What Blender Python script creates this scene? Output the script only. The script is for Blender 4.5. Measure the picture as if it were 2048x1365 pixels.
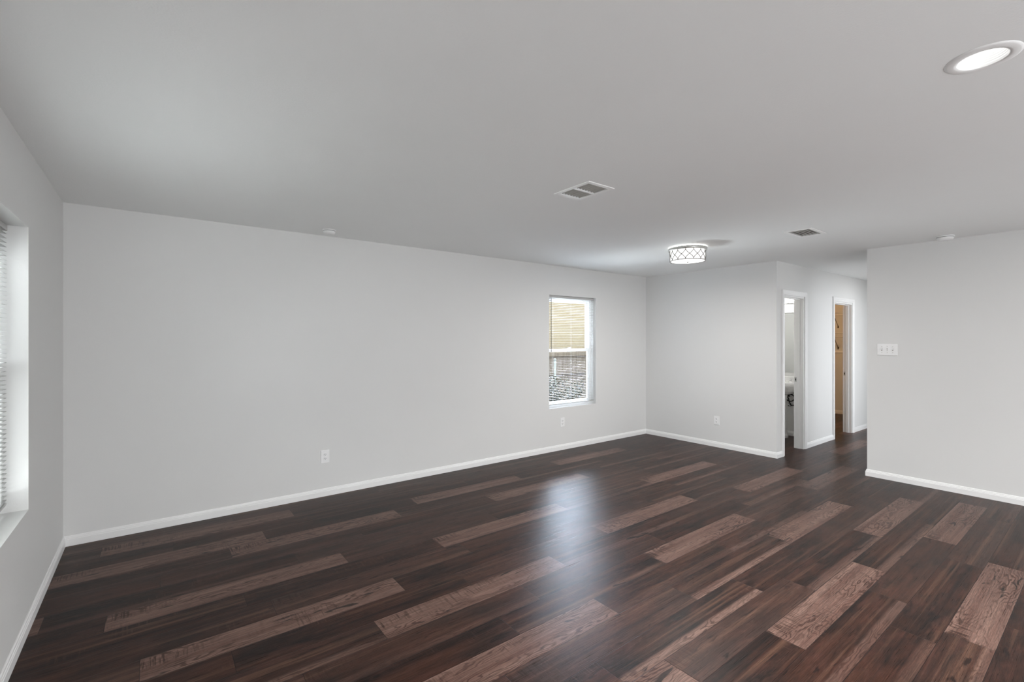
import bpy, bmesh, math, random
from mathutils import Vector, Matrix

# ------------------------------------------------------------------ clean
for o in list(bpy.data.objects):
    bpy.data.objects.remove(o)
S = bpy.context.scene
COL = S.collection
PI = math.pi

# ------------------------------------------------------------------ camera
YAW = 0.9195                      # viewing direction in the floor plan, from +X towards +Y
CAM_H = 1.4694
cam = bpy.data.cameras.new('camera')
cam.sensor_fit = 'HORIZONTAL'
cam.sensor_width = 36.0
cam.lens = 36.0 * 939.71 / 2048.0
cam.shift_y = -(682.5 - 679.15) / 2048.0
cam.clip_start = 0.02
camo = bpy.data.objects.new('camera', cam)
COL.objects.link(camo)
camo.location = (0, 0, CAM_H)
camo.rotation_euler = (PI / 2, 0, YAW - PI / 2)
S.camera = camo

# ------------------------------------------------------------------ world, exposure
S.view_settings.view_transform = 'Standard'
S.view_settings.look = 'None'
S.view_settings.exposure = 0.0
S.view_settings.gamma = 1.0
S.view_settings.use_curve_mapping = False
S.cycles.max_bounces = 16
S.cycles.diffuse_bounces = 10
W = bpy.data.worlds.new('sky'); S.world = W
W.use_nodes = True
nt = W.node_tree
bg = nt.nodes['Background']
bg.inputs['Color'].default_value = (0.92, 0.955, 1.0, 1)
bg.inputs['Strength'].default_value = 3.0

# ------------------------------------------------------------------ room measures
XL, XB, YA, YC, YD = -0.510, 6.112, 4.569, 2.631, 1.707
YR = -3.6                         # wall behind the camera
ZC = 2.44
T = 0.115
XE = 11.0                         # end of the hall
XBATH, XCLO = 7.72, 10.75


def area_light(name, loc, rot, sx, sy, power, color=(1, 1, 1), spread=None, shape='RECTANGLE'):
    l = bpy.data.lights.new(name, 'AREA')
    l.shape = shape; l.size = sx; l.size_y = sy
    l.energy = power; l.color = color
    if spread: l.spread = spread
    o = bpy.data.objects.new(name, l); COL.objects.link(o)
    o.location = loc; o.rotation_euler = rot
    return o


def spot_light(name, parent, z, power, color, angle=2.9, blend=0.25):
    l = bpy.data.lights.new(name, 'SPOT')
    l.energy = power; l.color = color; l.spot_size = angle; l.spot_blend = blend; l.shadow_soft_size = 0.0
    o = bpy.data.objects.new(name, l); COL.objects.link(o)
    o.parent = parent; o.location = (0, 0, z)
    return o


# unseen lights added behind the camera: a level fill, and one tilted
# up to brighten the ceiling
area_light('added_rear_fill', (1.9, YR - 0.02, 1.1), (PI / 2, 0, 0), 2.3, 2.0, 6, (0.96, 0.98, 1.0))
area_light('added_ceiling_uplight', (1.9, YR - 0.20, 0.45), (PI / 2 + 0.6, 0, 0), 2.3, 1.2, 100, (0.965, 0.985, 1.0))
area_light('added_left_window_daylight', (XL - 1.5, 2.67, 3.6), (PI / 2 - 0.98, 0, -PI / 2), 2.2, 1.4, 1100, (0.95, 0.975, 1.0))  # unseen panel added outside to light the ceiling off the slats
area_light('added_left_window_uplight', (XL - 0.75, 2.67, 0.1), (PI / 2 + 0.75, 0, -PI / 2), 2.0, 1.2, 200, (0.97, 0.985, 1.0))  # light panel added low outside, out of view, tilted up to brighten the ceiling
area_light('added_small_window_sky', (7.6, 8.1, 3.98), (-PI / 2 + 0.42, 0, -0.72), 6.0, 2.8, 1600, (0.74, 0.83, 1.0), spread=1.3)  # added out of view up high for the bright window reflection in the floor
area_light('added_small_window_uplight', (4.53, 6.75, -0.18), (-PI / 2 - 0.66, 0, 0), 1.6, .7, 55, (0.93, 0.97, 1.0), spread=0.9)  # hidden panel added near the ground, aimed through the blind onto the ceiling
area_light('hall_ceiling_lamp', (8.6, 1.95, 2.42), (0, 0, 0), 0.35, 0.35, 2.5, (1.0, 0.98, 0.96), shape='DISK')
area_light('added_hall_fill', (8.4, YD - T - 0.03, 1.05), (PI / 2, 0, 0), 2.4, 2.0, 11.5, (0.955, 0.98, 1.0))  # added through an unseen opening to light the hall wall evenly
for i_, (kx, ky) in enumerate(((0.9, -1.6), (3.4, -1.6), (5.2, -1.6))):
    area_light('added_room_fill', (kx, ky, 2.42), (0, 0, 0), 0.14, 0.14, 35, (1.0, 0.985, 0.97), shape='DISK')  # unseen lamps added behind the camera to fill the room


# ------------------------------------------------------------------ helpers: objects
def tag(o, label=None, cat=None, group=None, kind=None):
    if label: o['label'] = label
    if cat: o['category'] = cat
    if group: o['group'] = group
    if kind: o['kind'] = kind
    return o


def empty(name, loc=(0, 0, 0), rot=(0, 0, 0)):
    o = bpy.data.objects.new(name, None); COL.objects.link(o)
    o.empty_display_size = 0.1
    o.location = loc; o.rotation_euler = rot
    return o


class MB:
    """collects shapes of ONE part"""
    def __init__(s): s.bm = bmesh.new()

    def _new(s, verts, faces, mat=None, smooth=False):
        vs = [s.bm.verts.new(mat @ Vector(v) if mat else Vector(v)) for v in verts]
        for f in faces:
            try:
                fc = s.bm.faces.new([vs[i] for i in f]); fc.smooth = smooth
            except ValueError: pass
        return s

    def box(s, lo, hi, mat=None, bev=0.0):
        x0, y0, z0 = lo; x1, y1, z1 = hi
        if bev <= 0:
            v = [(x0, y0, z0), (x1, y0, z0), (x1, y1, z0), (x0, y1, z0), (x0, y0, z1), (x1, y0, z1), (x1, y1, z1), (x0, y1, z1)]
            f = [(0, 3, 2, 1), (4, 5, 6, 7), (0, 1, 5, 4), (1, 2, 6, 5), (2, 3, 7, 6), (3, 0, 4, 7)]
            return s._new(v, f, mat)
        b = bmesh.new()
        bmesh.ops.create_cube(b, size=1.0)
        for q in b.verts:
            q.co = Vector(((x0 + x1) / 2 + q.co.x * (x1 - x0), (y0 + y1) / 2 + q.co.y * (y1 - y0), (z0 + z1) / 2 + q.co.z * (z1 - z0)))
        bmesh.ops.bevel(b, geom=list(b.edges), offset=bev, segments=2, affect='EDGES', profile=0.5)
        return s.merge(b, mat)

    def merge(s, b, mat=None, smooth=None):
        b.verts.ensure_lookup_table(); b.verts.index_update()
        vs = [s.bm.verts.new(mat @ q.co if mat else q.co.copy()) for q in b.verts]
        for f in b.faces:
            try:
                n = s.bm.faces.new([vs[q.index] for q in f.verts]); n.smooth = f.smooth if smooth is None else smooth
            except ValueError: pass
        b.free()
        return s

    def lathe(s, prof, seg=32, mat=None, smooth=True, a0=0.0, a1=2 * PI):
        """profile (r,z) spun about z"""
        full = abs(a1 - a0 - 2 * PI) < 1e-6
        n = seg if full else seg + 1
        V = []; F = []
        for (r, z) in prof:
            for k in range(n):
                a = a0 + (a1 - a0) * k / seg
                V.append((r * math.cos(a), r * math.sin(a), z))
        for i in range(len(prof) - 1):
            for k in range(seg):
                k2 = (k + 1) % n if full else k + 1
                F.append((i * n + k, i * n + k2, (i + 1) * n + k2, (i + 1) * n + k))
        s._new(V, F, mat, smooth)
        return s

    def tube(s, pts, r, seg=8, mat=None, cap=True):
        pts = [Vector(p) for p in pts]
        rr = r if isinstance(r, (list, tuple)) else [r] * len(pts)
        V = []; F = []
        up = Vector((0, 0, 1))
        prev = None
        for i, p in enumerate(pts):
            d = (pts[min(i + 1, len(pts) - 1)] - pts[max(i - 1, 0)]).normalized()
            if prev is None:
                a = d.cross(up)
                if a.length < 1e-3: a = d.cross(Vector((1, 0, 0)))
            else:
                a = prev - d * prev.dot(d)
            a.normalize(); b = d.cross(a); prev = a
            for k in range(seg):
                t = 2 * PI * k / seg
                V.append(p + a * (rr[i] * math.cos(t)) + b * (rr[i] * math.sin(t)))
        for i in range(len(pts) - 1):
            for k in range(seg):
                k2 = (k + 1) % seg
                F.append((i * seg + k, i * seg + k2, (i + 1) * seg + k2, (i + 1) * seg + k))
        if cap:
            F.append(tuple(range(seg))[::-1]); F.append(tuple((len(pts) - 1) * seg + k for k in range(seg)))
        s._new(V, F, mat, True)
        return s

    def prism(s, prof, path, closed_prof=True, mat=None):
        """sweep: list of rings (each ring same count)"""
        n = len(prof[0])
        V = [p for ring in prof for p in ring]
        F = []
        for i in range(len(prof) - 1):
            for k in range(n):
                k2 = (k + 1) % n
                F.append((i * n + k, i * n + k2, (i + 1) * n + k2, (i + 1) * n + k))
        F.append(tuple(range(n))[::-1]); F.append(tuple((len(prof) - 1) * n + k for k in range(n)))
        s._new(V, F, mat)
        return s

    def build(s, name, material, parent=None, loc=(0, 0, 0), rot=(0, 0, 0), weld=True):
        if weld: bmesh.ops.remove_doubles(s.bm, verts=list(s.bm.verts), dist=1e-6)
        bmesh.ops.recalc_face_normals(s.bm, faces=list(s.bm.faces))
        me = bpy.data.meshes.new(name); s.bm.to_mesh(me); s.bm.free()
        if material: me.materials.append(material)
        o = bpy.data.objects.new(name, me); COL.objects.link(o)
        o.location = loc; o.rotation_euler = rot
        if parent: o.parent = parent
        return o


def slab(name, axis, c0, c1, ar, br, holes, material, kind='structure'):
    """a solid wall or ceiling with rectangular through holes. axis = thickness axis (0,1,2), c0..c1 thickness,
    ar/br ranges along the two other axes (in axis order), holes = [(a0,a1,b0,b1)]"""
    A = sorted(set([ar[0], ar[1]] + [min(max(h[i], ar[0]), ar[1]) for h in holes for i in (0, 1)]))
    B = sorted(set([br[0], br[1]] + [min(max(h[i], br[0]), br[1]) for h in holes for i in (2, 3)]))
    def solid(i, j):
        if i < 0 or j < 0 or i >= len(A) - 1 or j >= len(B) - 1: return False
        a = (A[i] + A[i + 1]) / 2; b = (B[j] + B[j + 1]) / 2
        return not any(h[0] < a < h[1] and h[2] < b < h[3] for h in holes)
    def P(a, b, c):
        v = [a, b]; v.insert(axis, c); return tuple(v)
    m = MB()
    for i in range(len(A) - 1):
        for j in range(len(B) - 1):
            if not solid(i, j): continue
            for c in (c0, c1):
                m._new([P(A[i], B[j], c), P(A[i + 1], B[j], c), P(A[i + 1], B[j + 1], c), P(A[i], B[j + 1], c)], [(0, 1, 2, 3)])
            for (di, dj, e) in ((-1, 0, 0), (1, 0, 1), (0, -1, 2), (0, 1, 3)):
                if solid(i + di, j + dj): continue
                if e == 0: q = [(A[i], B[j]), (A[i], B[j + 1])]
                if e == 1: q = [(A[i + 1], B[j]), (A[i + 1], B[j + 1])]
                if e == 2: q = [(A[i], B[j]), (A[i + 1], B[j])]
                if e == 3: q = [(A[i], B[j + 1]), (A[i + 1], B[j + 1])]
                m._new([P(*q[0], c0), P(*q[1], c0), P(*q[1], c1), P(*q[0], c1)], [(0, 1, 2, 3)])
    o = m.build(name, material)
    if kind: o['kind'] = kind
    return o


# ------------------------------------------------------------------ helpers: materials
def new_mat(name):
    m = bpy.data.materials.new(name); m.use_nodes = True
    return m, m.node_tree, m.node_tree.nodes['Principled BSDF']


def N(t, typ, **kw):
    n = t.nodes.new(typ)
    for k, v in kw.items():
        if k in n.inputs: n.inputs[k].default_value = v
        else: setattr(n, k, v)
    return n


def noise_paint(name, color, rough=0.6, spec=0.3, scale=160.0, bump=0.15, var=0.03, dist=0.002, metal=0.0):
    m, t, p = new_mat(name)
    tc = N(t, 'ShaderNodeTexCoord')
    n = N(t, 'ShaderNodeTexNoise'); n.inputs['Scale'].default_value = scale; n.inputs['Detail'].default_value = 3
    t.links.new(tc.outputs['Object'], n.inputs['Vector'])
    n2 = N(t, 'ShaderNodeTexNoise'); n2.inputs['Scale'].default_value = 2.3; n2.inputs['Detail'].default_value = 3
    t.links.new(tc.outputs['Object'], n2.inputs['Vector'])
    r = N(t, 'ShaderNodeMapRange')
    r.inputs['To Min'].default_value = 1.0 - var; r.inputs['To Max'].default_value = 1.0 + var
    t.links.new(n2.outputs['Fac'], r.inputs['Value'])
    mul = N(t, 'ShaderNodeVectorMath', operation='SCALE'); mul.inputs[0].default_value = color[:3]
    t.links.new(r.outputs[0], mul.inputs['Scale'])
    t.links.new(mul.outputs[0], p.inputs['Base Color'])
    p.inputs['Roughness'].default_value = rough
    p.inputs['Specular IOR Level'].default_value = spec
    p.inputs['Metallic'].default_value = metal
    if bump > 0:
        b = N(t, 'ShaderNodeBump'); b.inputs['Strength'].default_value = bump; b.inputs['Distance'].default_value = dist
        t.links.new(n.outputs['Fac'], b.inputs['Height']); t.links.new(b.outputs[0], p.inputs['Normal'])
    return m


def emit_mat(name, color, strength):
    m, t, p = new_mat(name)
    tc = N(t, 'ShaderNodeTexCoord')
    n = N(t, 'ShaderNodeTexNoise'); n.inputs['Scale'].default_value = 30
    t.links.new(tc.outputs['Object'], n.inputs['Vector'])
    r = N(t, 'ShaderNodeMapRange'); r.inputs['To Min'].default_value = strength * .97; r.inputs['To Max'].default_value = strength * 1.03
    t.links.new(n.outputs['Fac'], r.inputs['Value'])
    p.inputs['Base Color'].default_value = (.8, .8, .8, 1)
    p.inputs['Emission Color'].default_value = (*color, 1)
    t.links.new(r.outputs[0], p.inputs['Emission Strength'])
    return m


def glass_mat():
    m = bpy.data.materials.new('window_glass'); m.use_nodes = True
    t = m.node_tree; t.nodes.clear()
    o = N(t, 'ShaderNodeOutputMaterial'); tr = N(t, 'ShaderNodeBsdfTransparent'); g = N(t, 'ShaderNodeBsdfGlossy')
    tr.inputs['Color'].default_value = (.95, .97, .97, 1); g.inputs['Roughness'].default_value = 0.02
    mx = N(t, 'ShaderNodeMixShader'); fr = N(t, 'ShaderNodeFresnel'); fr.inputs['IOR'].default_value = 1.12
    t.links.new(fr.outputs[0], mx.inputs[0]); t.links.new(tr.outputs[0], mx.inputs[1]); t.links.new(g.outputs[0], mx.inputs[2])
    t.links.new(mx.outputs[0], o.inputs['Surface'])
    return m


M = {}
M['wall'] = noise_paint('wall_paint', (0.725, 0.725, 0.717), 0.62, 0.25, 190, 0.22, 0.012, 0.0015)
M['ceiling'] = noise_paint('ceiling_paint', (0.866, 0.876, 0.872), 0.75, 0.2, 120, 0.30, 0.012, 0.002)
M['trim'] = noise_paint('trim_gloss_paint', (0.86, 0.86, 0.855), 0.35, 0.4, 40, 0.03, 0.01, 0.001)
M['plastic'] = noise_paint('white_plastic', (0.86, 0.86, 0.86), 0.4, 0.4, 60, 0.0, 0.01)
M['vinyl'] = noise_paint('white_vinyl', (0.88, 0.89, 0.90), 0.45, 0.4, 60, 0.0, 0.01)
M['slat'] = noise_paint('blind_slat_white', (0.50, 0.50, 0.49), 0.5, 0.3, 60, 0.0, 0.02)
M['slot'] = noise_paint('dark_slot', (0.02, 0.02, 0.02), 0.6, 0.2, 60, 0.0, 0.05)
M['vent'] = noise_paint('vent_white_metal', (0.90, 0.90, 0.89), 0.45, 0.4, 60, 0.0, 0.02)
M['louver'] = noise_paint('grey_louver_metal', (0.40, 0.385, 0.36), 0.5, 0.3, 90, 0.0, 0.08)  # even grey, darker than the vent frame
M['duct'] = noise_paint('duct_shade_black', (0.03, 0.03, 0.03), 0.8, 0.1, 40, 0.0, 0.1)  # shade inside the duct put into the colour
M['nickel'] = noise_paint('brushed_nickel', (0.56, 0.56, 0.54), 0.35, 0.5, 200, 0.05, 0.03, 0.0005, 1.0)
M['lattice'] = noise_paint('lattice_nickel', (0.27, 0.26, 0.245), 0.45, 0.5, 200, 0.0, 0.03, 0.0005, 0.6)
M['chrome'] = noise_paint('chrome', (0.75, 0.75, 0.76), 0.12, 0.5, 100, 0.0, 0.02, 0.0005, 1.0)
M['porcelain'] = noise_paint('white_porcelain', (0.86, 0.86, 0.85), 0.1, 0.5, 20, 0.0, 0.01)
M['hose'] = noise_paint('black_rubber_hose', (0.012, 0.011, 0.01), 0.5, 0.4, 80, 0.1, 0.1)
M['mirror'] = noise_paint('mirror_silver', (0.86, 0.88, 0.87), 0.02, 0.5, 20, 0.0, 0.005, 0.0, 1.0)
M['wand'] = noise_paint('backlit_dark_wand', (0.03, 0.02, 0.012), 0.3, 0.4, 60, 0.0, 0.05)  # backlit look of the wand put into its dark colour
M['cord'] = noise_paint('white_cord', (0.8, 0.8, 0.78), 0.7, 0.2, 300, 0.1, 0.02)
M['wire'] = noise_paint('white_coated_wire', (0.82, 0.81, 0.80), 0.4, 0.4, 100, 0.0, 0.02)
M['shaded_brace'] = noise_paint('shaded_brace_metal', (0.10, 0.075, 0.05), 0.5, 0.4, 100, 0.0, 0.03)  # closet shade put into the brace colour
M['lens'] = emit_mat('lit_lamp_lens', (1.0, 0.99, 0.98), 2.2)
M['baffle'] = noise_paint('white_ribbed_baffle', (0.88, 0.88, 0.87), 0.4, 0.4, 60, 0.0, 0.01)
M['shade'] = emit_mat('lit_frosted_shade', (1.0, 0.985, 0.96), 0.95)
M['glowring'] = emit_mat('gap_glow', (1.0, .98, .95), 14.0)  # added glow for the gap above the drum
M['bulb'] = emit_mat('lit_globe_bulb', (1.0, 0.98, 0.94), 6.0)
M['glass'] = glass_mat()
M['sash_grey'] = noise_paint('dark_screen_edge', (0.16, 0.15, 0.14), 0.6, 0.2, 60, 0.0, 0.04)


def siding_mat():
    m, t, p = new_mat('tan_brick_siding')
    tc = N(t, 'ShaderNodeTexCoord')
    mp = N(t, 'ShaderNodeMapping'); mp.inputs['Rotation'].default_value = (PI / 2, 0, 0)
    br = N(t, 'ShaderNodeTexBrick'); br.inputs['Scale'].default_value = 4.6
    br.inputs['Color1'].default_value = (0.49, 0.40, 0.245, 1); br.inputs['Color2'].default_value = (0.45, 0.365, 0.225, 1)
    br.inputs['Mortar'].default_value = (0.52, 0.46, 0.34, 1); br.inputs['Mortar Size'].default_value = 0.012
    t.links.new(tc.outputs['Object'], mp.inputs['Vector']); t.links.new(mp.outputs[0], br.inputs['Vector'])
    t.links.new(br.outputs['Color'], p.inputs['Base Color']); p.inputs['Roughness'].default_value = 0.85
    return m


def fence_mat():
    m, t, p = new_mat('weathered_fence_wood')
    tc = N(t, 'ShaderNodeTexCoord')
    mp = N(t, 'ShaderNodeMapping'); mp.inputs['Scale'].default_value = (30, 30, 1.2)
    n = N(t, 'ShaderNodeTexNoise'); n.inputs['Scale'].default_value = 1.0; n.inputs['Detail'].default_value = 5
    cr = N(t, 'ShaderNodeValToRGB')
    cr.color_ramp.elements[0].position = .3; cr.color_ramp.elements[0].color = (0.26, 0.215, 0.165, 1)
    cr.color_ramp.elements[1].position = .75; cr.color_ramp.elements[1].color = (0.43, 0.37, 0.29, 1)
    t.links.new(tc.outputs['Object'], mp.inputs['Vector']); t.links.new(mp.outputs[0], n.inputs['Vector'])
    t.links.new(n.outputs['Fac'], cr.inputs['Fac']); t.links.new(cr.outputs[0], p.inputs['Base Color'])
    p.inputs['Roughness'].default_value = 0.9
    return m


M['siding'] = siding_mat(); M['fence'] = fence_mat()
M['added_skin'] = noise_paint('added_dark_skin', (0.07, 0.055, 0.045), 0.9, 0.1, 30, 0.3, 0.2, 0.004)  # added outer skin, kept dark to cut bounced light
M['grass'] = noise_paint('dry_lawn', (0.12, 0.125, 0.085), 0.95, 0.1, 30, 0.5, 0.35, 0.02)
M['leaf'] = noise_paint('dusty_green_leaf', (0.085, 0.095, 0.07), 0.7, 0.2, 20, 0.0, 0.4)
M['twig'] = noise_paint('grey_twig', (0.12, 0.10, 0.08), 0.8, 0.2, 50, 0.0, 0.2)
M['pipe'] = noise_paint('pale_painted_pipe', (0.42, 0.47, 0.43), 0.6, 0.3, 40, 0.0, 0.05)
M['roof'] = noise_paint('grey_shingle', (0.12, 0.11, 0.10), 0.9, 0.2, 60, 0.3, 0.2, 0.01)


# ------------------------------------------------------------------ floor: laid planks, one mesh
PW, PL, PY0 = 0.182, 1.22, 0.379
LIGHT = {  # row: x starts of the pale planks seen in the room
    0: [3.15], 2: [4.55], 3: [2.45], 4: [4.29, 0.64], 6: [3.66], 7: [0.76], 8: [2.67, 5.13], 10: [0.91, 4.55], 11: [2.73],
    12: [-0.05], 14: [1.63, 4.04], 15: [-0.20], 16: [-1.68], 17: [2.47], 18: [0.42], 19: [-0.56, 1.87], 20: [3.77], 21: [-0.29]}
EDGE = {(6, 2.44), (5, 1.60)}


def floor_material():
    m, t, p = new_mat('dark_walnut_plank_floor')
    L = t.links.new
    lo = N(t, 'ShaderNodeAttribute'); lo.attribute_name = 'plank_uv'
    at = N(t, 'ShaderNodeAttribute'); at.attribute_name = 'plank_data'   # x: pale 0..1, y: seed, z: edge strip
    sp = N(t, 'ShaderNodeSeparateXYZ'); L(lo.outputs['Vector'], sp.inputs[0])
    sd = N(t, 'ShaderNodeSeparateXYZ'); L(at.outputs['Vector'], sd.inputs[0])

    def math_(op, a, b=None, c=None, clamp=False):
        n = N(t, 'ShaderNodeMath', operation=op); n.use_clamp = clamp
        for i, q in enumerate((a, b, c)):
            if q is None: continue
            if isinstance(q, (int, float)): n.inputs[i].default_value = q
            else: L(q, n.inputs[i])
        return n.outputs[0]

    def noise(sx, sy, off=0.0, detail=4, rough=0.55, dist=0.0):
        cx = math_('MULTIPLY', sp.outputs[0], sx); cy = math_('MULTIPLY', sp.outputs[1], sy)
        cz = math_('MULTIPLY_ADD', sd.outputs[1], 91.7, off)
        cb = N(t, 'ShaderNodeCombineXYZ'); L(cx, cb.inputs[0]); L(cy, cb.inputs[1]); L(cz, cb.inputs[2])
        n = N(t, 'ShaderNodeTexNoise'); n.inputs['Scale'].default_value = 1.0
        n.inputs['Detail'].default_value = detail; n.inputs['Roughness'].default_value = rough; n.inputs['Distortion'].default_value = dist
        L(cb.outputs[0], n.inputs['Vector'])
        return n.outputs['Fac']

    def ramp(v, a, b, o0=0.0, o1=1.0):
        r = N(t, 'ShaderNodeMapRange'); r.clamp = True
        r.inputs['From Min'].default_value = a; r.inputs['From Max'].default_value = b
        r.inputs['To Min'].default_value = o0; r.inputs['To Max'].default_value = o1
        L(v, r.inputs['Value']); return r.outputs[0]

    def mix(f, a, b):
        n = N(t, 'ShaderNodeMix', data_type='RGBA'); L(f, n.inputs[0])
        for i, q in ((6, a), (7, b)):
            if isinstance(q, tuple): n.inputs[i].default_value = (*q, 1)
            else: L(q, n.inputs[i])
        return n.outputs[2]

    streak = noise(0.5, 24, 0.0, 4, 0.55)          # long bands along the board
    blotch = noise(2.0, 6.5, 7.0, 5, 0.62, 0.3)     # broad dark patches
    cloud = noise(5.5, 20, 9.0, 4, 0.65, 0.4)       # mottling
    fine = noise(4.5, 300, 13.0, 4, 0.65)           # long fine fibres
    pore = noise(30, 420, 17.0, 2, 0.5)             # short pores
    saw = noise(110, 9, 21.0, 2, 0.5)               # saw marks across
    sawmask = noise(2.4, 9, 33.0, 2)
    knot = noise(4.0, 22, 41.0, 3, 0.5, 0.9)
    # cathedral grain lines
    warp = noise(1.9, 9, 51.0, 3, 0.5)
    warp2 = noise(14, 44, 57.0, 2, 0.5)
    g = math_('MULTIPLY', math_('ADD', math_('MULTIPLY', sp.outputs[1], 3.4), math_('MULTIPLY_ADD', warp2, 0.07, warp)), 95.0)
    lines = ramp(math_('SINE', g), 0.10, 0.85)
    lmask = ramp(noise(1.3, 7, 63.0, 2), .40, .58, .10, 1.0)
    lines = math_('MULTIPLY', lines, lmask)
    dk = sd.outputs[1]
    dark = mix(ramp(blotch, .36, .62), (0.0086, 0.0063, 0.0057), (0.034, 0.0140, 0.0090))
    dark = mix(ramp(cloud, .48, .68, 0, .55), dark, (0.050, 0.0215, 0.0165))
    dark = mix(ramp(cloud, .46, .30, 0, .60), dark, (0.0085, 0.0056, 0.0048))
    dark = mix(ramp(streak, .56, .70, 0, .9), dark, (0.074, 0.038, 0.025))
    dark = mix(ramp(streak, .45, .30, 0.0, .8), dark, (0.0062, 0.0048, 0.0046))
    pale = mix(ramp(streak, .36, .64), (0.102, 0.056, 0.044), (0.158, 0.098, 0.078))
    pale = mix(ramp(cloud, .45, .30, 0, .45), pale, (0.058, 0.030, 0.024))
    pale = mix(math_('MULTIPLY', lines, 0.80), pale, (0.030, 0.0135, 0.010))
    pale = mix(math_('MULTIPLY', ramp(saw, .52, .66), ramp(sawmask, .52, .66, 0, .7)), pale, (0.036, 0.018, 0.014))
    endm = math_('MULTIPLY', ramp(sp.outputs[0], .34, .05), ramp(math_('ABSOLUTE', math_('SUBTRACT', sp.outputs[1], .135)), .045, .030))
    pale = mix(math_('MULTIPLY', ramp(saw, .48, .60), endm), pale, (0.030, 0.014, 0.010))
    pale = mix(ramp(knot, .645, .70, 0, .92), pale, (0.012, 0.009, 0.008))
    dark = mix(math_('MULTIPLY', lines, 0.16), dark, (0.070, 0.036, 0.026))
    dark = mix(math_('MULTIPLY', ramp(saw, .55, .7), ramp(sawmask, .56, .68, 0, .40)), dark, (0.085, 0.046, 0.034))
    dark = mix(ramp(knot, .66, .72, 0, .8), dark, (0.006, 0.004, 0.004))
    # pale strip along one board edge
    wob = math_('MULTIPLY_ADD', streak, 0.05, -0.025)
    es = ramp(math_('ADD', sp.outputs[1], wob), 0.052, 0.038)
    tone = math_('MAXIMUM', sd.outputs[0], math_('MULTIPLY', es, sd.outputs[2]), clamp=True)
    c = mix(tone, dark, pale)
    # fibres
    fm = math_('MULTIPLY', ramp(fine, .3, .7, .62, 1.42), ramp(pore, .3, .7, .80, 1.18))
    sc = N(t, 'ShaderNodeVectorMath', operation='SCALE'); L(c, sc.inputs[0]); L(fm, sc.inputs['Scale'])
    # seams
    ex = math_('MINIMUM', sp.outputs[0], math_('SUBTRACT', PL, sp.outputs[0]))
    ey = math_('MINIMUM', sp.outputs[1], math_('SUBTRACT', PW, sp.outputs[1]))
    seam = ramp(math_('MINIMUM', ex, ey), 0.0004, 0.0016)
    c = mix(seam, (0.006, 0.004, 0.004), sc.outputs[0])
    L(c, p.inputs['Base Color'])
    L(ramp(fine, .3, .7, 0.26, 0.38), p.inputs['Roughness'])
    p.inputs['Specular IOR Level'].default_value = 0.10
    hgt = math_('ADD', math_('MULTIPLY', fine, 1.0), math_('MULTIPLY', seam, 0.8))
    b = N(t, 'ShaderNodeBump'); b.inputs['Strength'].default_value = 0.42; b.inputs['Distance'].default_value = 0.0012
    L(hgt, b.inputs['Height']); L(b.outputs[0], p.inputs['Normal'])
    return m


def make_floor():
    rnd = random.Random(11)
    verts = []; faces = []; uv = []; data = []
    x0, x1, y0, y1 = XL - 0.05, XE + 0.05, YR - 0.05, YA + 0.05
    k0 = math.floor((y0 - PY0) / PW); k1 = math.ceil((y1 - PY0) / PW)
    for k in range(k0, k1):
        ya, yb = PY0 + k * PW, PY0 + (k + 1) * PW
        if k in LIGHT: off = LIGHT[k][0]
        elif k == 5: off = 1.60
        else: off = rnd.uniform(0, PL)
        n0 = math.floor((x0 - off) / PL) - 1; n1 = math.ceil((x1 - off) / PL)
        row = [(off + n * PL, off + (n + 1) * PL) for n in range(n0, n1)]
        # rows with two pale boards: the second one sets its own joint
        if k in LIGHT and len(LIGHT[k]) > 1:
            a, b = sorted(LIGHT[k])
            row = [(a + n * PL, a + (n + 1) * PL) for n in range(-8, 0)] + [(a, a + PL)]
            s = a + PL; cnt = max(1, round((b - s) / PL)) if b - s > 0.2 else 0
            if cnt:
                w = (b - s) / cnt
                row += [(s + i * w, s + (i + 1) * w) for i in range(cnt)]
            row += [(b + n * PL, b + (n + 1) * PL) for n in range(0, 9)]
        for (a, b) in row:
            pale = 0.0
            if k in LIGHT and any(abs(a - q) < 0.03 for q in LIGHT[k]): pale = 0.93
            elif a > 6.0 or k < 0:
                pale = 0.9 if rnd.random() < 0.17 else 0.0
            if k == 8 and abs(a - 5.13) < .05: pale = .6
            if pale == 0: pale = rnd.choice([0, 0, 0.0, 0.06, 0.1, 0.16])
            edge = 0.85 if any(kk == k and abs(a - xx) < 0.03 for kk, xx in EDGE) else (rnd.choice([0, 0, 0, .25, .5]) if pale < .5 else 0)
            seed = rnd.random()
            ca, cb, cya, cyb = max(a, x0), min(b, x1), max(ya, y0), min(yb, y1)
            if ca >= cb or cya >= cyb: continue
            s = len(verts)
            verts += [(ca, cya, 0), (cb, cya, 0), (cb, cyb, 0), (ca, cyb, 0)]
            faces.append((s, s + 1, s + 2, s + 3))
            sc = PL / (b - a)
            uv += [((ca - a) * sc, cya - ya, 0), ((cb - a) * sc, cya - ya, 0), ((cb - a) * sc, cyb - ya, 0), ((ca - a) * sc, cyb - ya, 0)]
            data += [(pale, seed, edge)] * 4
    me = bpy.data.meshes.new('floor'); me.from_pydata(verts, [], faces)
    a = me.attributes.new('plank_uv', 'FLOAT_VECTOR', 'POINT')
    b = me.attributes.new('plank_data', 'FLOAT_VECTOR', 'POINT')
    for i in range(len(verts)):
        a.data[i].vector = uv[i]; b.data[i].vector = data[i]
    me.materials.append(floor_material())
    o = bpy.data.objects.new('floor', me); COL.objects.link(o); o['kind'] = 'structure'
    return o


make_floor()

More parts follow.
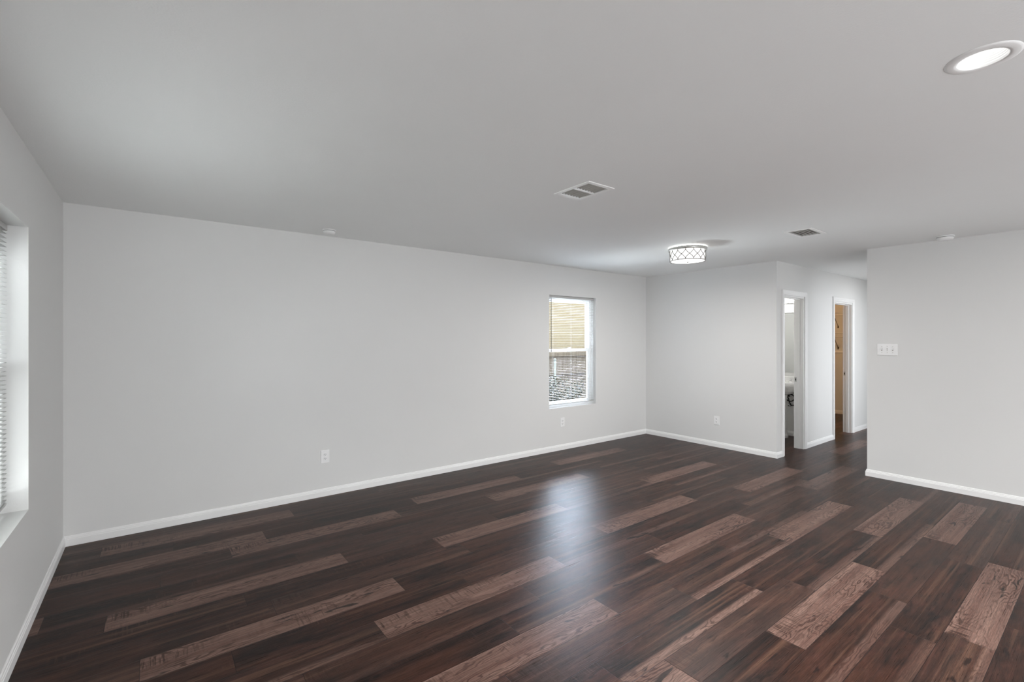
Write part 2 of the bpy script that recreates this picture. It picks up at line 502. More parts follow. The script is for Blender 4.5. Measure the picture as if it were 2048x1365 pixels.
# ------------------------------------------------------------------ walls and ceiling
WA = (4.092, 4.973, 0.560, 2.050)         # window in the long wall (x0,x1,z0,z1)
WL = (1.92, 3.411, 0.598, 2.043)          # window in the left wall (y0,y1,z0,z1)
D1 = (6.315, 6.917, 2.030)                # openings of the two doorways
D2 = (7.986, 8.718, 2.030)
TO = 0.15                                 # outside walls
CAN = (2.275, 0.305)
V1 = (2.115, 2.352, 2.000, 2.316)         # ceiling registers (outer flange)
V2 = (4.530, 4.872, 1.668, 1.895)

slab('wall_left', 0, XL - TO, XL, (YR - TO, YA + TO), (0, ZC), [WL], M['wall'])
slab('wall_back', 1, YA, YA + TO, (XL, XE + T), (0, ZC), [WA], M['wall'])
slab('wall_far', 0, XB, XB + T, (YC, YA), (0, ZC), [], M['wall'])
slab('wall_hall', 1, YC, YC + T, (XB + T, XE), (0, ZC), [(D1[0], D1[1], -1, D1[2]), (D2[0], D2[1], -1, D2[2])], M['wall'])
slab('wall_right', 0, XB, XB + T, (YR, YD), (0, ZC), [], M['wall'])
slab('wall_hall_right', 1, YD - T, YD, (XB + T, XE), (0, ZC), [(7.2, 9.6, -1, 2.1)], M['wall'])  # opening added to let the hall fill light through
slab('wall_hall_end', 0, XE, XE + T, (YD - T, YA), (0, ZC), [], M['wall'])
slab('wall_bathroom_back', 0, XBATH, XBATH + T, (YC + T, YA), (0, ZC), [], M['wall'])
slab('wall_closet_back', 0, XCLO, XCLO + T, (YC + T, YA), (0, ZC), [], M['wall'])
slab('wall_rear', 1, YR - TO, YR, (XL, XB + T), (0, ZC), [(0.7, 3.1, -1, 2.1), (4.0, 5.6, .65, 2.05)], M['wall'])  # both openings added to let light in from behind
slab('ceiling', 2, ZC, ZC + 0.2, (XL - TO, XE + T), (YR - TO, YA + TO),
     [(CAN[0] - .066, CAN[0] + .066, CAN[1] - .066, CAN[1] + .066),
      (V1[0] + .022, V1[1] - .022, V1[2] + .022, V1[3] - .022), (V2[0] + .022, V2[1] - .022, V2[2] + .022, V2[3] - .022)], M['ceiling'])


# dark cladding put here unseen to soak up bounced light outside
slab('wall_back_added_skin', 1, YA + TO, YA + TO + .02, (XL - TO, XE + T), (-.25, 2.7), [WA], M['added_skin'])
slab('wall_left_added_skin', 0, XL - TO - .02, XL - TO, (YR - TO, YA + TO), (-.25, 2.7), [WL], M['added_skin'])


# ------------------------------------------------------------------ baseboards (profiled)
BBH = 0.072
PROF = [(0, 0), (0.013, 0), (0.013, 0.046), (0.0105, 0.050), (0.0105, 0.056), (0.0075, 0.060), (0.0060, 0.068), (0.003, BBH), (0, BBH)]


def baseboard(name, p, q, n, m0=0, m1=0):
    """board along the wall foot from p to q (floor plan), n = direction into the room; m0/m1: mitre at the ends
    (-1 inner corner shortens with depth, +1 outer corner lengthens)"""
    p = Vector((*p, 0)); q = Vector((*q, 0)); n = Vector((*n, 0)); d = (q - p).normalized()
    r0 = [p + n * a - d * (a * m0) + Vector((0, 0, z)) for a, z in PROF]
    r1 = [q + n * a + d * (a * m1) + Vector((0, 0, z)) for a, z in PROF]
    o = MB().prism([r0, r1], None).build(name, M['trim']); o['kind'] = 'structure'
    return o


CW = 0.068                                # casing width
baseboard('baseboard_left', (XL, YR), (XL, YA), (1, 0), -1, -1)
baseboard('baseboard_back', (XL, YA), (XB, YA), (0, -1), -1, -1)
baseboard('baseboard_far', (XB, YA), (XB, YC), (-1, 0), -1, 1)
baseboard('baseboard_hall', (XB, YC), (D1[0] - CW, YC), (0, -1), 1, 0)
baseboard('baseboard_hall.001', (D1[1] + CW, YC), (D2[0] - CW, YC), (0, -1), 0, 0)
baseboard('baseboard_hall.002', (D2[1] + CW, YC), (XE, YC), (0, -1), 0, 0)
baseboard('baseboard_right', (XB, YD), (XB, YR), (-1, 0), 1, -1)
baseboard('baseboard_hall_right', (XE, YD), (9.6, YD), (0, 1), 0, 0)
baseboard('baseboard_hall_right.001', (7.2, YD), (XB, YD), (0, 1), 0, 1)
baseboard('baseboard_bathroom', (XBATH, YC + T), (XBATH, YA), (-1, 0), 0, 0)
baseboard('baseboard_closet', (XCLO, YC + T), (XCLO, YA), (-1, 0), 0, 0)


# ------------------------------------------------------------------ doorways (cased openings)
def doorway(name, x0, x1, h):
    root = empty(name, ((x0 + x1) / 2, YC, 0)); root['kind'] = 'structure'
    lx = lambda x: x - (x0 + x1) / 2
    # jamb lining with stop
    jt = 0.018
    j = MB()
    j.box((lx(x0), -0.002, 0), (lx(x0) + jt, T + 0.002, h - jt))
    j.box((lx(x1) - jt, -0.002, 0), (lx(x1), T + 0.002, h - jt))
    j.box((lx(x0), -0.002, h - jt), (lx(x1), T + 0.002, h))
    j.build('jamb', M['trim'], root)
    st = MB()
    st.box((lx(x0) + jt, 0.040, 0), (lx(x0) + jt + .011, 0.078, h - jt - .011))
    st.box((lx(x1) - jt - .011, 0.040, 0), (lx(x1) - jt, 0.078, h - jt - .011))
    st.box((lx(x0) + jt, 0.040, h - jt - .011), (lx(x1) - jt, 0.078, h - jt))
    st.build('door_stop', M['trim'], root)
    # casing: profiled, mitred, on the hall face
    prof = [(0.006, 0.0), (0.006, 0.009), (0.014, 0.012), (0.026, 0.012), (0.034, 0.016), (CW - .008, 0.018), (CW, 0.014), (CW, 0.0)]
    def ring(pt, dx, dz):
        return [Vector((pt[0] + dx * a, -t - 0.0005, pt[1] + dz * a)) for a, t in prof]
    c = MB()
    L_, R_ = lx(x0), lx(x1)
    c.prism([ring((L_, 0), -1, 0), ring((L_, h), -1, 1), ring((R_, h), 1, 1), ring((R_, 0), 1, 0)], None)
    c.build('casing', M['trim'], root)
    # strike plate on the far jamb
    sx = lx(x1) - jt
    s = MB(); s.box((sx - .0016, 0.084, .896), (sx, 0.108, .956), bev=.0006)
    sp_ = s.build('strike_plate', M['nickel'], root); sp_['label'] = 'brushed nickel latch plate'
    d = MB(); d.box((sx - .0022, 0.089, .912), (sx - .0012, 0.101, .940)); d.build('latch_hole', M['slot'], sp_)
    return root


doorway('door_1', *D1)
doorway('door_2', *D2)


# ------------------------------------------------------------------ windows (single hung, set in a drywall return)
def window(name, w, h, loc, rotz, latch=True, dy=0.0):
    """local: x along the wall 0..w, y outwards from the room face, z 0..h"""
    root = empty(name, loc, (0, 0, rotz)); root['kind'] = 'structure'
    f = MB(); y0, y1 = 0.088 + dy, 0.148 + dy; fw = 0.040
    f.box((0, y0, 0), (fw, y1, h)); f.box((w - fw, y0, 0), (w, y1, h))
    f.box((fw, y0, 0), (w - fw, y1, fw)); f.box((fw, y0, h - fw), (w - fw, y1, h))
    f.build('window_frame', M['vinyl'], root)
    mid = h * 0.510
    sw = 0.030
    for nm, za, zb, ya in (('lower_sash', fw, mid + .018, 0.094), ('upper_sash', mid - .018, h - fw, 0.122)):
        ya += dy; s = MB(); yb = ya + .024
        s.box((fw, ya, za), (fw + sw, yb, zb)); s.box((w - fw - sw, ya, za), (w - fw, yb, zb))
        s.box((fw + sw, ya, za), (w - fw - sw, yb, za + .036)); s.box((fw + sw, ya, zb - .036), (w - fw - sw, yb, zb))
        so = s.build(nm, M['vinyl'], root)
        g = MB(); g.box((fw + sw, ya + .010, za + .036), (w - fw - sw, ya + .014, zb - .036))
        g.build('pane', M['glass'], so)
    if latch:
        k = MB(); k.box((w * .5 - .03, .088 + dy, mid + .018), (w * .5 + .03, .104 + dy, mid + .027), bev=.002)
        k.tube([(w * .5, .094 + dy, mid + .027), (w * .5, .094 + dy, mid + .034), (w * .5 + .03, .084 + dy, mid + .036)], .005)
        k.build('sash_lock', M['vinyl'], root)
    return root


def blind(w, h, loc, rotz, label, tilt=-5.0, wand_x=0.055, cord_x=None, pitch=0.0222, yc=0.045):
    """mini blind hanging in the window return; local frame like window()"""
    root = empty('window_blind', loc, (0, 0, rotz))
    tag(root, label, 'blind')
    hr = MB(); hr.box((0.004, yc - .014, h - .030), (w - .004, yc + .014, h - .002), bev=.002)
    hr.build('headrail', M['slat'], root)
    sl = MB(); a = math.radians(tilt); hw = 0.0125
    nz = int((h - 0.075) / pitch)
    for i in range(nz):
        z = h - 0.045 - i * pitch
        ring = []
        for x in (0.006, w - 0.006):
            pts = []
            for s_, crown in ((-1, 0), (-.5, .0004), (0, .0006), (.5, .0004), (1, 0)):
                pts.append(Vector((x, yc + s_ * hw * math.cos(a), z + s_ * hw * math.sin(a) + crown)))
            low = [q - Vector((0, 0, .0005)) for q in reversed(pts)]
            ring.append(pts + low)
        sl.prism(ring, None)
    sl.build('slats', M['slat'], root, weld=False)
    zb = h - 0.045 - nz * pitch
    br = MB(); br.box((0.005, yc - .012, zb - .006), (w - .005, yc + .012, zb + .006), bev=.003)
    br.build('bottom_rail', M['slat'], root)
    ld = MB()
    for x in (w * .12, w * .5, w * .88):
        for dy in (-.0125, .0125):
            ld.tube([(x, yc + dy, h - .03), (x, yc + dy, zb)], .0007, 5)
    ld.build('ladder_cord', M['cord'], root)
    wd = MB(); wd.tube([(wand_x, yc - .020, h - .040), (wand_x, yc - .022, h * .50)], .0040, 6)
    wd.tube([(wand_x, yc - .008, h - .020), (wand_x, yc - .020, h - .028), (wand_x, yc - .020, h - .044)], .002, 6)
    wd.build('tilt_wand', M['wand'], root)
    if cord_x:
        pc = MB(); pc.tube([(cord_x, yc - .020, h - .03), (cord_x, yc - .021, h * .42)], .0016, 6)
        pc.lathe([(0.0, -.012), (.006, -.012), (.0055, .0), (.0025, .014), (0, .015)], 10, Matrix.Translation((cord_x, yc - .021, h * .42)))
        pc.build('pull_cord', M['cord'], root)
    return root


window('window_1', WA[1] - WA[0], WA[3] - WA[2], (WA[0], YA, WA[2]), 0)
blind(WA[1] - WA[0], WA[3] - WA[2], (WA[0], YA, WA[2]), 0, 'white mini blind with a dark tilt wand in the small window of the long wall')
window('window_2', WL[1] - WL[0], WL[3] - WL[2], (XL, WL[0], WL[2]), PI / 2, dy=0.028)
blind(WL[1] - WL[0], WL[3] - WL[2], (XL, WL[0], WL[2]), PI / 2, 'white mini blind in the deep window at the left edge of the photo', tilt=4, wand_x=.3, yc=0.088)


# ------------------------------------------------------------------ electrical plates
def outlet(loc, rotz, label):
    """local: face towards -y, x along the wall"""
    root = empty('electrical_outlet', loc, (0, 0, rotz)); tag(root, label, 'outlet', 'wall outlets')
    p = MB(); p.box((-.038, -.006, -.060), (.038, 0, .060), bev=.0025); p.build('cover_plate', M['plastic'], root)
    for dz in (-.0195, .0195):
        r = MB()
        ring = [(.0175 * math.cos(t) if abs(math.cos(t)) < .94 else .0165 * (1 if math.cos(t) > 0 else -1), .0145 * math.sin(t)) for t in [2 * PI * i / 24 for i in range(24)]]
        r.prism([[Vector((x, -.0055, z + dz)) for x, z in ring], [Vector((x * .97, -.0085, z * .97 + dz)) for x, z in ring]], None)
        ro = r.build('receptacle', M['plastic'], root)
        h = MB()
        h.box((-.0080, -.0092, dz - .001), (-.0050, -.0080, dz + .0085)); h.box((.0048, -.0092, dz - .0005), (.0078, -.0080, dz + .0075))
        h.lathe([(0, -.0092), (.0030, -.0092), (.0030, -.0080), (0, -.0080)], 10, Matrix.Translation((0, 0, dz - .0075)) @ Matrix.Rotation(PI / 2, 4, 'X') @ Matrix.Translation((0, 0, .0172)))
        h.build('slot', M['slot'], ro)
    s = MB(); s.lathe([(0, 0), (.0032, 0), (.0028, .0012), (0, .0014)], 12, Matrix.Translation((0, -.006, 0)) @ Matrix.Rotation(PI / 2, 4, 'X'))
    s.build('screw', M['plastic'], root)
    return root


outlet((1.277, YA, .370), 0, 'white duplex outlet low on the long wall, left of the small window')
outlet((4.324, YA, .366), 0, 'white duplex outlet on the long wall directly below the small window')
outlet((XB, 3.407, .362), -PI / 2, 'white duplex outlet on the short far wall near the doorways')


def switch_plate(loc, rotz):
    root = empty('light_switch', loc, (0, 0, rotz))
    tag(root, 'white three-gang toggle switch plate on the right wall', 'light switch')
    p = MB(); p.box((-.086, -.006, -.060), (.086, 0, .060), bev=.0025); p.build('cover_plate', M['plastic'], root)
    for dx, up in ((-.046, -1), (0, 1), (.046, -1)):
        f = MB(); f.box((dx - .0056, -.0075, -.0125), (dx + .0056, -.0055, .0125)); fo = f.build('toggle_slot', M['louver'], root)
        t = MB()
        mt = Matrix.Translation((dx, -.006, 0)) @ Matrix.Rotation(math.radians(28 * up), 4, 'X')
        t.box((-.0038, -.016, -.0050), (.0038, 0, .0050), mt, bev=.0012)
        t.build('toggle', M['plastic'], root)
        for dz in (-.030, .030):
            s = MB(); s.lathe([(0, 0), (.0034, 0), (.0030, .0012), (0, .0014)], 12, Matrix.Translation((dx, -.006, dz)) @ Matrix.Rotation(PI / 2, 4, 'X'))
            s.build('screw', M['louver'], root)
    return root


switch_plate((XB, 1.531, 1.361), -PI / 2)


# ------------------------------------------------------------------ ceiling registers
def register_long(v):
    x0, x1, y0, y1 = v; cx, cy = (x0 + x1) / 2, (y0 + y1) / 2
    root = empty('ceiling_vent', (cx, cy, ZC))
    tag(root, 'white two-bank ceiling air register in the middle of the ceiling, the nearer one', 'vent', 'ceiling air registers')
    hx, hy = (x1 - x0) / 2, (y1 - y0) / 2; b = .028
    f = MB()
    f.box((-hx, -hy, -.005), (-hx + b, hy, 0)); f.box((hx - b, -hy, -.005), (hx, hy, 0))
    f.box((-hx + b, -hy, -.005), (hx - b, -hy + b, 0)); f.box((-hx + b, hy - b, -.005), (hx - b, hy, 0))
    f.box((-hx + b, -.006, -.005), (hx - b, .006, 0.01))
    f.build('frame', M['vent'], root)
    n = 7; pt = (2 * hx - 2 * b) / n
    arc = [(-.0035, .0060), (-.0028, .0030), (-.0010, .0008), (.0015, -.0008), (.0045, -.0022)]
    for (ya, yb) in ((-hy + b, -.006), (.006, hy - b)):
        l = MB()
        for i in range(n):
            x = -hx + b + (i + .5) * pt
            ring = [[Vector((x + q[0], y, q[1])) for q in arc] + [Vector((x + q[0] - .0012, y, q[1] + .0016)) for q in reversed(arc)] for y in (ya + .001, yb - .008)]
            l.prism(ring, None)
        l.build('louvers', M['louver'], root)
    d = MB(); d.box((-hx + b - .004, -hy + b - .004, .09), (hx - b + .004, hy - b + .004, .095)); d.build('dark_backing', M['duct'], root)  # dark plate standing for the shade in the duct
    return root


def register_grid(v):
    x0, x1, y0, y1 = v; cx, cy = (x0 + x1) / 2, (y0 + y1) / 2
    root = empty('ceiling_vent', (cx, cy, ZC))
    tag(root, 'white gridded ceiling air register beyond the ceiling light near the hall', 'vent', 'ceiling air registers')
    hx, hy = (x1 - x0) / 2, (y1 - y0) / 2; b = .028
    f = MB()
    f.box((-hx, -hy, -.005), (-hx + b, hy, 0)); f.box((hx - b, -hy, -.005), (hx, hy, 0))
    f.box((-hx + b, -hy, -.005), (hx - b, -hy + b, 0)); f.box((-hx + b, hy - b, -.005), (hx - b, hy, 0))
    f.build('frame', M['vent'], root)
    l = MB(); n = 11
    for i in range(n):
        x = -hx + b + (i + .5) * (2 * hx - 2 * b) / n
        mt = Matrix.Translation((x, 0, .012)) @ Matrix.Rotation(math.radians(35 if i < n // 2 else -35), 4, 'Y')
        l.box((-.0085, -hy + b + .001, -.0008), (.0085, hy - b - .001, .0006), mt)
    l.build('louvers', M['louver'], root)
    l = MB()
    for i in range(6):
        y = -hy + b + (i + .5) * (2 * hy - 2 * b) / 6
        l.box((-hx + b + .001, y - .0011, -.003), (hx - b - .001, y + .0011, .004))
    l.build('deflector_blades', M['louver'], root)
    d = MB(); d.box((-hx + b - .004, -hy + b - .004, .09), (hx - b + .004, hy - b + .004, .095)); d.build('dark_backing', M['duct'], root)  # dark plate standing for the duct shade here too
    return root


register_long(V1)
register_grid(V2)


# ------------------------------------------------------------------ recessed can light
def recessed_light(x, y):
    root = empty('recessed_light', (x, y, ZC))
    tag(root, 'lit round recessed ceiling light with a ribbed white baffle, upper right', 'ceiling light')
    t = MB(); t.lathe([(.0655, .001), (.0655, -.004), (.075, -.0055), (.090, -.0045), (.0985, -.001), (.0985, 0), (.0655, .001)], 64)
    t.build('trim_ring', M['trim'], root)
    pr = [(.0655, -.003)]
    for i in range(7):
        z = .002 + i * .007
        r = .0645 - i * .0016
        pr += [(r, z), (r - .0018, z + .0035), (r - .0002, z + .0045)]
    bf = MB(); bf.lathe(pr, 64); bf.build('baffle', M['baffle'], root)
    ln = MB(); ln.lathe([(0, .052), (.030, .0515), (.054, .053), (.054, .056), (0, .056)], 48); ln.build('lens', M['lens'], root)
    spot_light('recessed_light_lamp', root, -.004, 400, (1.0, .98, .965), 2.5, 1.0)
    return root


recessed_light(*CAN)


# ------------------------------------------------------------------ drum flush-mount light
def flush_mount(x, y):
    root = empty('flush_mount_light', (x, y, ZC))
    tag(root, 'lit drum ceiling light wrapped in a curved metal lattice', 'ceiling light')
    pan = MB(); pan.lathe([(0, 0), (.150, 0), (.150, -.012), (0, -.012)], 48); pan.build('ceiling_pan', M['nickel'], root)
    rg = MB(); rg.lathe([(.176, -.012), (.193, -.012), (.193, -.038), (.186, -.040), (.176, -.040), (.176, -.012)], 64); rg.build('top_ring', M['nickel'], root)
    sh = MB(); sh.lathe([(.150, -.012), (.170, -.013), (.172, -.060), (.172, -.143), (.168, -.147), (.10, -.149), (0, -.150)], 64); sh.build('shade', M['shade'], root)
    la = MB(); R = .1775; n = 14; z0, z1 = -.040, -.146
    for i in range(n):
        a = 2 * PI * i / n
        for s_ in (-1, 1):
            b = a + s_ * PI / n * 1.0
            pts = []
            for q in range(11):
                tt = q / 10; e = .5 - .5 * math.cos(PI * tt)
                ang = a + s_ * (2 * PI / n) * e
                pts.append((R * math.cos(ang), R * math.sin(ang), z0 + (z1 - z0) * tt))
            la.tube(pts, .0032, 5)
    la.build('lattice', M['lattice'], root)
    br = MB(); br.lathe([(.1735, -.143), (.1795, -.143), (.1795, -.149), (.1735, -.149), (.1735, -.143)], 64); br.build('bottom_ring', M['lattice'], root)
    fi = MB(); fi.lathe([(0, -.150), (.018, -.150), (.017, -.155), (.008, -.158), (.006, -.164), (0, -.166)], 20); fi.build('finial', M['nickel'], root)
    lp = MB(); lp.lathe([(.155, -.001), (.160, -.001), (.160, -.011), (.155, -.011), (.155, -.001)], 48); lp.build('gap_glow_ring', M['glowring'], root)  # glowing band added to imitate light leaking above the drum
    l = area_light('flush_mount_lamp', (0, 0, 0), (0, 0, 0), .32, .32, 30, (1.0, .98, .96), shape='DISK')
    l.parent = root; l.location = (0, 0, -.1515)
    return root


flush_mount(4.475, 2.817)


# ------------------------------------------------------------------ smoke detectors
def smoke_detector(x, y, r, label):
    root = empty('smoke_detector', (x, y, ZC)); tag(root, label, 'smoke detector', 'smoke detectors')
    b = MB(); b.lathe([(0, 0), (r, 0), (r, -.009), (r * .97, -.010), (0, -.010)], 40); b.build('base_plate', M['plastic'], root)
    c = MB(); c.lathe([(0, -.010), (r * .90, -.010), (r * .90, -.014), (r * .92, -.015), (r * .88, -.028), (r * .78, -.036), (r * .45, -.039), (0, -.040)], 40)
    co = c.build('cover', M['plastic'], root)
    s = MB(); s.lathe([(r * .895, -.0105), (r * .905, -.0105), (r * .905, -.0135), (r * .895, -.0135), (r * .895, -.0105)], 40); s.build('vent_gap', M['slot'], co)
    t = MB(); t.lathe([(0, -.038), (.009, -.038), (.008, -.042), (0, -.042)], 16, Matrix.Translation((r * .35, 0, 0))); t.build('test_button', M['plastic'], co)
    return root


smoke_detector(1.235, 4.290, .055, 'small round white detector on the ceiling close to the long wall')
smoke_detector(5.915, 1.045, .068, 'round white smoke detector on the ceiling close to the right wall')


# ------------------------------------------------------------------ bathroom behind the first doorway
def pedestal_sink(x, y):
    """against the wall at x, centred on y, bowl towards -x"""
    root = empty('pedestal_sink', (x, y, 0)); tag(root, 'white pedestal sink seen through the left doorway', 'sink')
    b = MB(); W2, D = .27, .44
    # outline of the basin (plan): straight at the wall, rounded at the front
    out = []
    for i in range(25):
        t = PI / 2 + PI * i / 24
        out.append((-.20 + math.copysign(abs(math.cos(t)) ** .75, math.cos(t)) * (D - .20), math.copysign(abs(math.sin(t)) ** .8, math.sin(t)) * W2))
    out = [(-.002, W2)] + out + [(-.002, -W2)]
    def ring(sx, sy, z, cx=-.20): return [Vector((cx + (q[0] - cx) * sx if q[0] < -.01 else q[0], q[1] * sy, z)) for q in out]
    rings = [ring(.25, .30, .635), ring(.55, .55, .655), ring(.82, .80, .70), ring(.95, .94, .755), ring(1.0, 1.0, .785), ring(1.0, 1.0, .815), ring(.985, .985, .822),
             ]
    b.prism(rings, None)
    b.build('basin', M['porcelain'], root)
    r = MB()   # raised rim with the bowl hollow
    inn = [Vector((-.235 + .150 * math.cos(2 * PI * i / 28), .195 * math.sin(2 * PI * i / 28), .8235)) for i in range(28)]
    bot = [Vector((-.235 + .06 * math.cos(2 * PI * i / 28), .08 * math.sin(2 * PI * i / 28), .8225)) for i in range(28)]
    r.prism([inn, bot], None); r.build('bowl', M['porcelain'], root)
    k = MB(); k.box((-.030, -W2, .822), (-.002, W2, .90), bev=.006); k.build('backsplash', M['porcelain'], root)
    p = MB()
    prof = [(.105, 0), (.105, .03), (.092, .05), (.072, .30), (.078, .52), (.10, .66)]
    pr = []
    for (rr, z) in prof:
        pr.append([Vector((-.20 + rr * 1.1 * math.cos(2 * PI * i / 24), rr * math.sin(2 * PI * i / 24), z)) for i in range(24)])
    p.prism(pr, None); po = p.build('pedestal', M['porcelain'], root)
    f = MB()
    f.lathe([(0, 0), (.022, 0), (.020, .012), (.012, .02), (.012, .07), (0, .075)], 16, Matrix.Translation((-.075, 0, .822)))
    f.tube([(-.075, 0, .88), (-.12, 0, .905), (-.17, 0, .90), (-.185, 0, .885)], .009, 8)
    f.build('faucet', M['chrome'], root)
    for dy in (-.095, .095):
        h = MB(); h.lathe([(0, 0), (.022, 0), (.018, .02), (.014, .035), (.018, .045), (0, .05)], 14, Matrix.Translation((-.075, dy, .822)))
        h.build('tap_handle', M['chrome'], root)
    ho = MB(); pts = []
    for i in range(40):
        t = i / 39
        a = -.6 + t * 2 * PI * 1.35
        pts.append((-.10 - .06 * t, -.115 + .052 * math.cos(a), .575 + .045 * math.sin(a) + .03 * (1 - t)))
    pts.append((-.12, -.06, .63))
    ho.tube([(-.01, -.115, .47), (-.05, -.09, .47), (-.06, -.07, .52)] + pts, .0085, 8)
    o = ho.build('supply_hose', M['hose'], root); o['label'] = 'black looped supply hose'
    v = MB()
    v.tube([(-.001, -.055, .47), (-.055, -.055, .47)], .009, 10); v.tube([(-.05, -.055, .455), (-.05, -.055, .50)], .013, 10)
    v.lathe([(0, 0), (.028, 0), (.026, .006), (0, .008)], 16, Matrix.Translation((-.001, -.055, .47)) @ Matrix.Rotation(-PI / 2, 4, 'Y'))
    v.build('shutoff_valve', M['chrome'], root)
    return root


pedestal_sink(XBATH, 3.185)


def wall_mirror():
    root = empty('wall_mirror', (XBATH, 3.19, .965)); tag(root, 'frameless mirror above the pedestal sink in the bathroom', 'mirror')
    g = MB(); g.box((-.005, -.30, 0), (-.0005, .30, .90)); g.build('mirror_glass', M['mirror'], root)
    for dy in (-.2, .2):
        for z in (-.004, .892):
            e = MB(); e.box((-.008, dy - .012, z), (-.0004, dy + .012, z + .012)); e.build('mirror_clip', M['chrome'], root)
    return root


wall_mirror()


def vanity_light():
    root = empty('vanity_light', (XBATH, 3.17, 1.94)); tag(root, 'lit bulb bar on the bathroom wall above the mirror', 'wall light')
    p = MB(); p.box((-.025, -.30, .065), (-.0005, .30, .185), bev=.004); p.build('back_plate', M['chrome'], root)
    q = MB(); q.box((-.018, -.30, -.065), (-.0005, .30, .060), bev=.003); q.build('lower_panel', M['porcelain'], root)
    for dy in (-.24, -.09, .06, .21):
        so = MB(); so.lathe([(0, 0), (.026, 0), (.024, .022), (.016, .03), (0, .03)], 16, Matrix.Translation((-.025, dy, .125)) @ Matrix.Rotation(-PI / 2, 4, 'Y'))
        so = so.build('socket', M['chrome'], root)
        b = MB(); b.lathe([(.014, .028)] + [(.046 * math.sin(t), .078 - .046 * math.cos(t)) for t in [.35 + (PI - .35) * i / 12 for i in range(13)]], 20,
                         Matrix.Translation((-.025, dy, .125)) @ Matrix.Rotation(-PI / 2, 4, 'Y'))
        b.build('bulb', M['bulb'], so)
    l = bpy.data.lights.new('vanity_lamp', 'POINT'); l.energy = 20; l.color = (1, .97, .93); l.shadow_soft_size = .06
    lo = bpy.data.objects.new('vanity_lamp', l); COL.objects.link(lo); lo.parent = root; lo.location = (-.20, .25, .12)
    return root


vanity_light()


# ------------------------------------------------------------------ closet behind the second doorway
def wire_shelf(z, label, y0, y1, depth=.31):
    root = empty('wire_shelf', (XCLO, (y0 + y1) / 2, z)); tag(root, label, 'shelf', 'closet wire shelves')
    hl = (y1 - y0) / 2
    d = MB()
    for x in (-.004, -depth): d.tube([(x, -hl, 0), (x, hl, 0)], .0032, 6)
    d.tube([(-depth, -hl, -.040), (-depth, hl, -.040)], .0032, 6)
    d.tube([(-depth * .5, -hl, -.004), (-depth * .5, hl, -.004)], .0030, 6)
    n = int(2 * hl / .026)
    for i in range(n + 1):
        y = -hl + 2 * hl * i / n
        d.tube([(-.002, y, .003), (-depth, y, .003), (-depth, y, -.040)], .0015, 5)
    d.build('wire_deck', M['wire'], root)
    r = MB(); r.tube([(-depth + .03, -hl, -.075), (-depth + .03, hl, -.075)], .0125, 12); r.build('hanging_rod', M['wire'], root)
    for dy, bm_ in ((-.175, 'shaded_brace'), (-.06, 'wire'), (.45, 'wire')):  # first brace coloured as if in shade
        b = MB(); b.tube([(-depth, dy, -.012), (-.03, dy, -.27), (-.002, dy, -.30)], .0055, 6)
        b.box((-.004, dy - .012, -.33), (-.0005, dy + .012, -.28))
        b.build('support_brace', M[bm_], root)
    return root


wire_shelf(2.02, 'upper white wire shelf on the closet back wall, through the right doorway', 2.80, 4.50)
wire_shelf(1.60, 'middle white wire shelf with hanging rod in the closet, below the upper one', 2.80, 4.50)


def wall_cleat():
    o = MB().box((XCLO - .020, 2.80, 1.205), (XCLO - .0003, 4.50, 1.235), bev=.003).build('wall_cleat', M['trim'])
    tag(o, 'thin painted cleat strip running along the closet back wall below the shelves', 'cleat')


wall_cleat()
l = bpy.data.lights.new('closet_lamp', 'POINT'); l.energy = 19; l.color = (1.0, .57, .24); l.shadow_soft_size = .05
lo = bpy.data.objects.new('closet_lamp', l); COL.objects.link(lo); lo.location = (9.3, 3.95, 2.30)


# ------------------------------------------------------------------ outside, beyond the small window
g = MB().box((-6, YA + TO + .01, -.40), (20, 16, -.25)).build('ground_outside', M['grass']); g['kind'] = 'structure'
g = MB().box((-9, -9, -.40), (XL - TO - .01, YA + TO, -.25)).build('ground_outside', M['grass']); g['kind'] = 'structure'


def fence():
    root = empty('wood_fence', (6.5, 7.3, -.25)); tag(root, 'weathered wood board fence outside the small window', 'fence')
    b = MB(); x = -5.0; rnd = random.Random(3)
    while x < 6.0:
        b.box((x, 0, 0), (x + .135, .018, 1.455 + rnd.uniform(-.008, .008))); x += .139
    b.build('boards', M['fence'], root)
    for z in (.28, .98, 1.36):
        r = MB(); r.box((-5, -.04, z), (6, 0, z + .075)); r.build('rail', M['fence'], root)
    return root


fence()


def house():
    root = empty('neighbour_house', (7, 9.2, -.25)); tag(root, 'tan brick house wall beyond the fence outside the small window', 'house')
    w = MB(); w.box((-8, 0, 0), (7, .2, 3.25)); w.build('wall', M['siding'], root)
    r = MB(); r.box((-8.2, -.30, 3.25), (7.2, -.26, 3.42)); r.box((-8.2, -.30, 3.25), (7.2, .2, 3.27)); r.build('eave', M['trim'], root)
    k = MB(); k._new([(-8.2, -.32, 3.42), (7.2, -.32, 3.42), (7.2, 2.8, 4.3), (-8.2, 2.8, 4.3), (-8.2, -.32, 3.38), (7.2, -.32, 3.38), (7.2, 2.8, 4.26), (-8.2, 2.8, 4.26)],
                     [(0, 1, 2, 3), (7, 6, 5, 4), (0, 4, 5, 1), (1, 5, 6, 2), (2, 6, 7, 3), (3, 7, 4, 0)]); k.build('roof', M['roof'], root)


house()


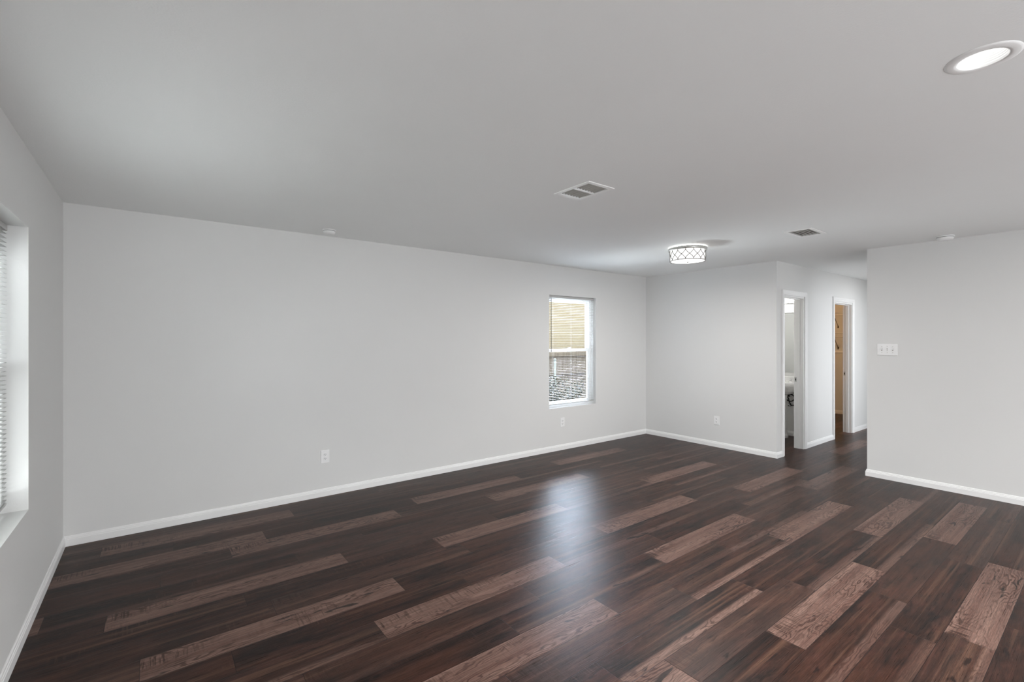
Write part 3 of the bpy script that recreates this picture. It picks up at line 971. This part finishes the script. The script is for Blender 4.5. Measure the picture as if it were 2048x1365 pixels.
def pipe_post():
    root = empty('fence_post', (6.47, 7.05, -.25)); tag(root, 'pale metal post standing in front of the wood fence', 'post')
    p = MB(); p.tube([(0, 0, 0), (0, 0, 1.30)], .024, 12); p.build('pole', M['pipe'], root)
    c = MB(); c.lathe([(.028, 0), (.028, .02), (.016, .035), (0, .04)], 12, Matrix.Translation((0, 0, 1.295))); c.build('cap', M['pipe'], root)


pipe_post()


def shrub(x, y, h, r, n, seed, label):
    rnd = random.Random(seed)
    root = empty('shrub', (x, y, -.25)); tag(root, label, 'shrub', 'shrubs outside the small window')
    st = MB(); lf = MB()
    for i in range(n):
        a = rnd.uniform(0, 2 * PI); lean = rnd.uniform(.1, 1.0) * r; hh = h * rnd.uniform(.55, 1.0)
        p0 = Vector((rnd.uniform(-.05, .05), rnd.uniform(-.05, .05), 0))
        p2 = Vector((lean * math.cos(a), lean * math.sin(a), hh)); p1 = (p0 + p2) / 2 + Vector((0, 0, hh * .15))
        pts = [p0, p1, p2]
        st.tube(pts, [.006, .004, .002], 5)
        for j in range(26):
            t = rnd.uniform(.25, 1.0)
            c = p0 * (1 - t) ** 2 + p1 * 2 * t * (1 - t) + p2 * t * t
            c = c + Vector((rnd.gauss(0, .03), rnd.gauss(0, .03), rnd.gauss(0, .03)))
            L_ = rnd.uniform(.026, .055); w = L_ * .4
            mt = Matrix.Translation(c) @ Matrix.Rotation(rnd.uniform(0, 2 * PI), 4, 'Z') @ Matrix.Rotation(rnd.uniform(-.9, .9), 4, 'X') @ Matrix.Rotation(rnd.uniform(-.9, .9), 4, 'Y')
            lf._new([(0, 0, 0), (w, L_ * .5, .004), (0, L_, 0), (-w, L_ * .5, .004)], [(0, 1, 2, 3)], mt)
    st.build('stems', M['twig'], root); lf.build('foliage', M['leaf'], root, weld=False)


shrub(5.62, 6.20, 1.10, .50, 110, 1, 'taller grey green shrub at the left outside the small window')
shrub(6.72, 6.72, .95, .34, 24, 2, 'lower grey green shrub with thin sprigs right of the taller one')
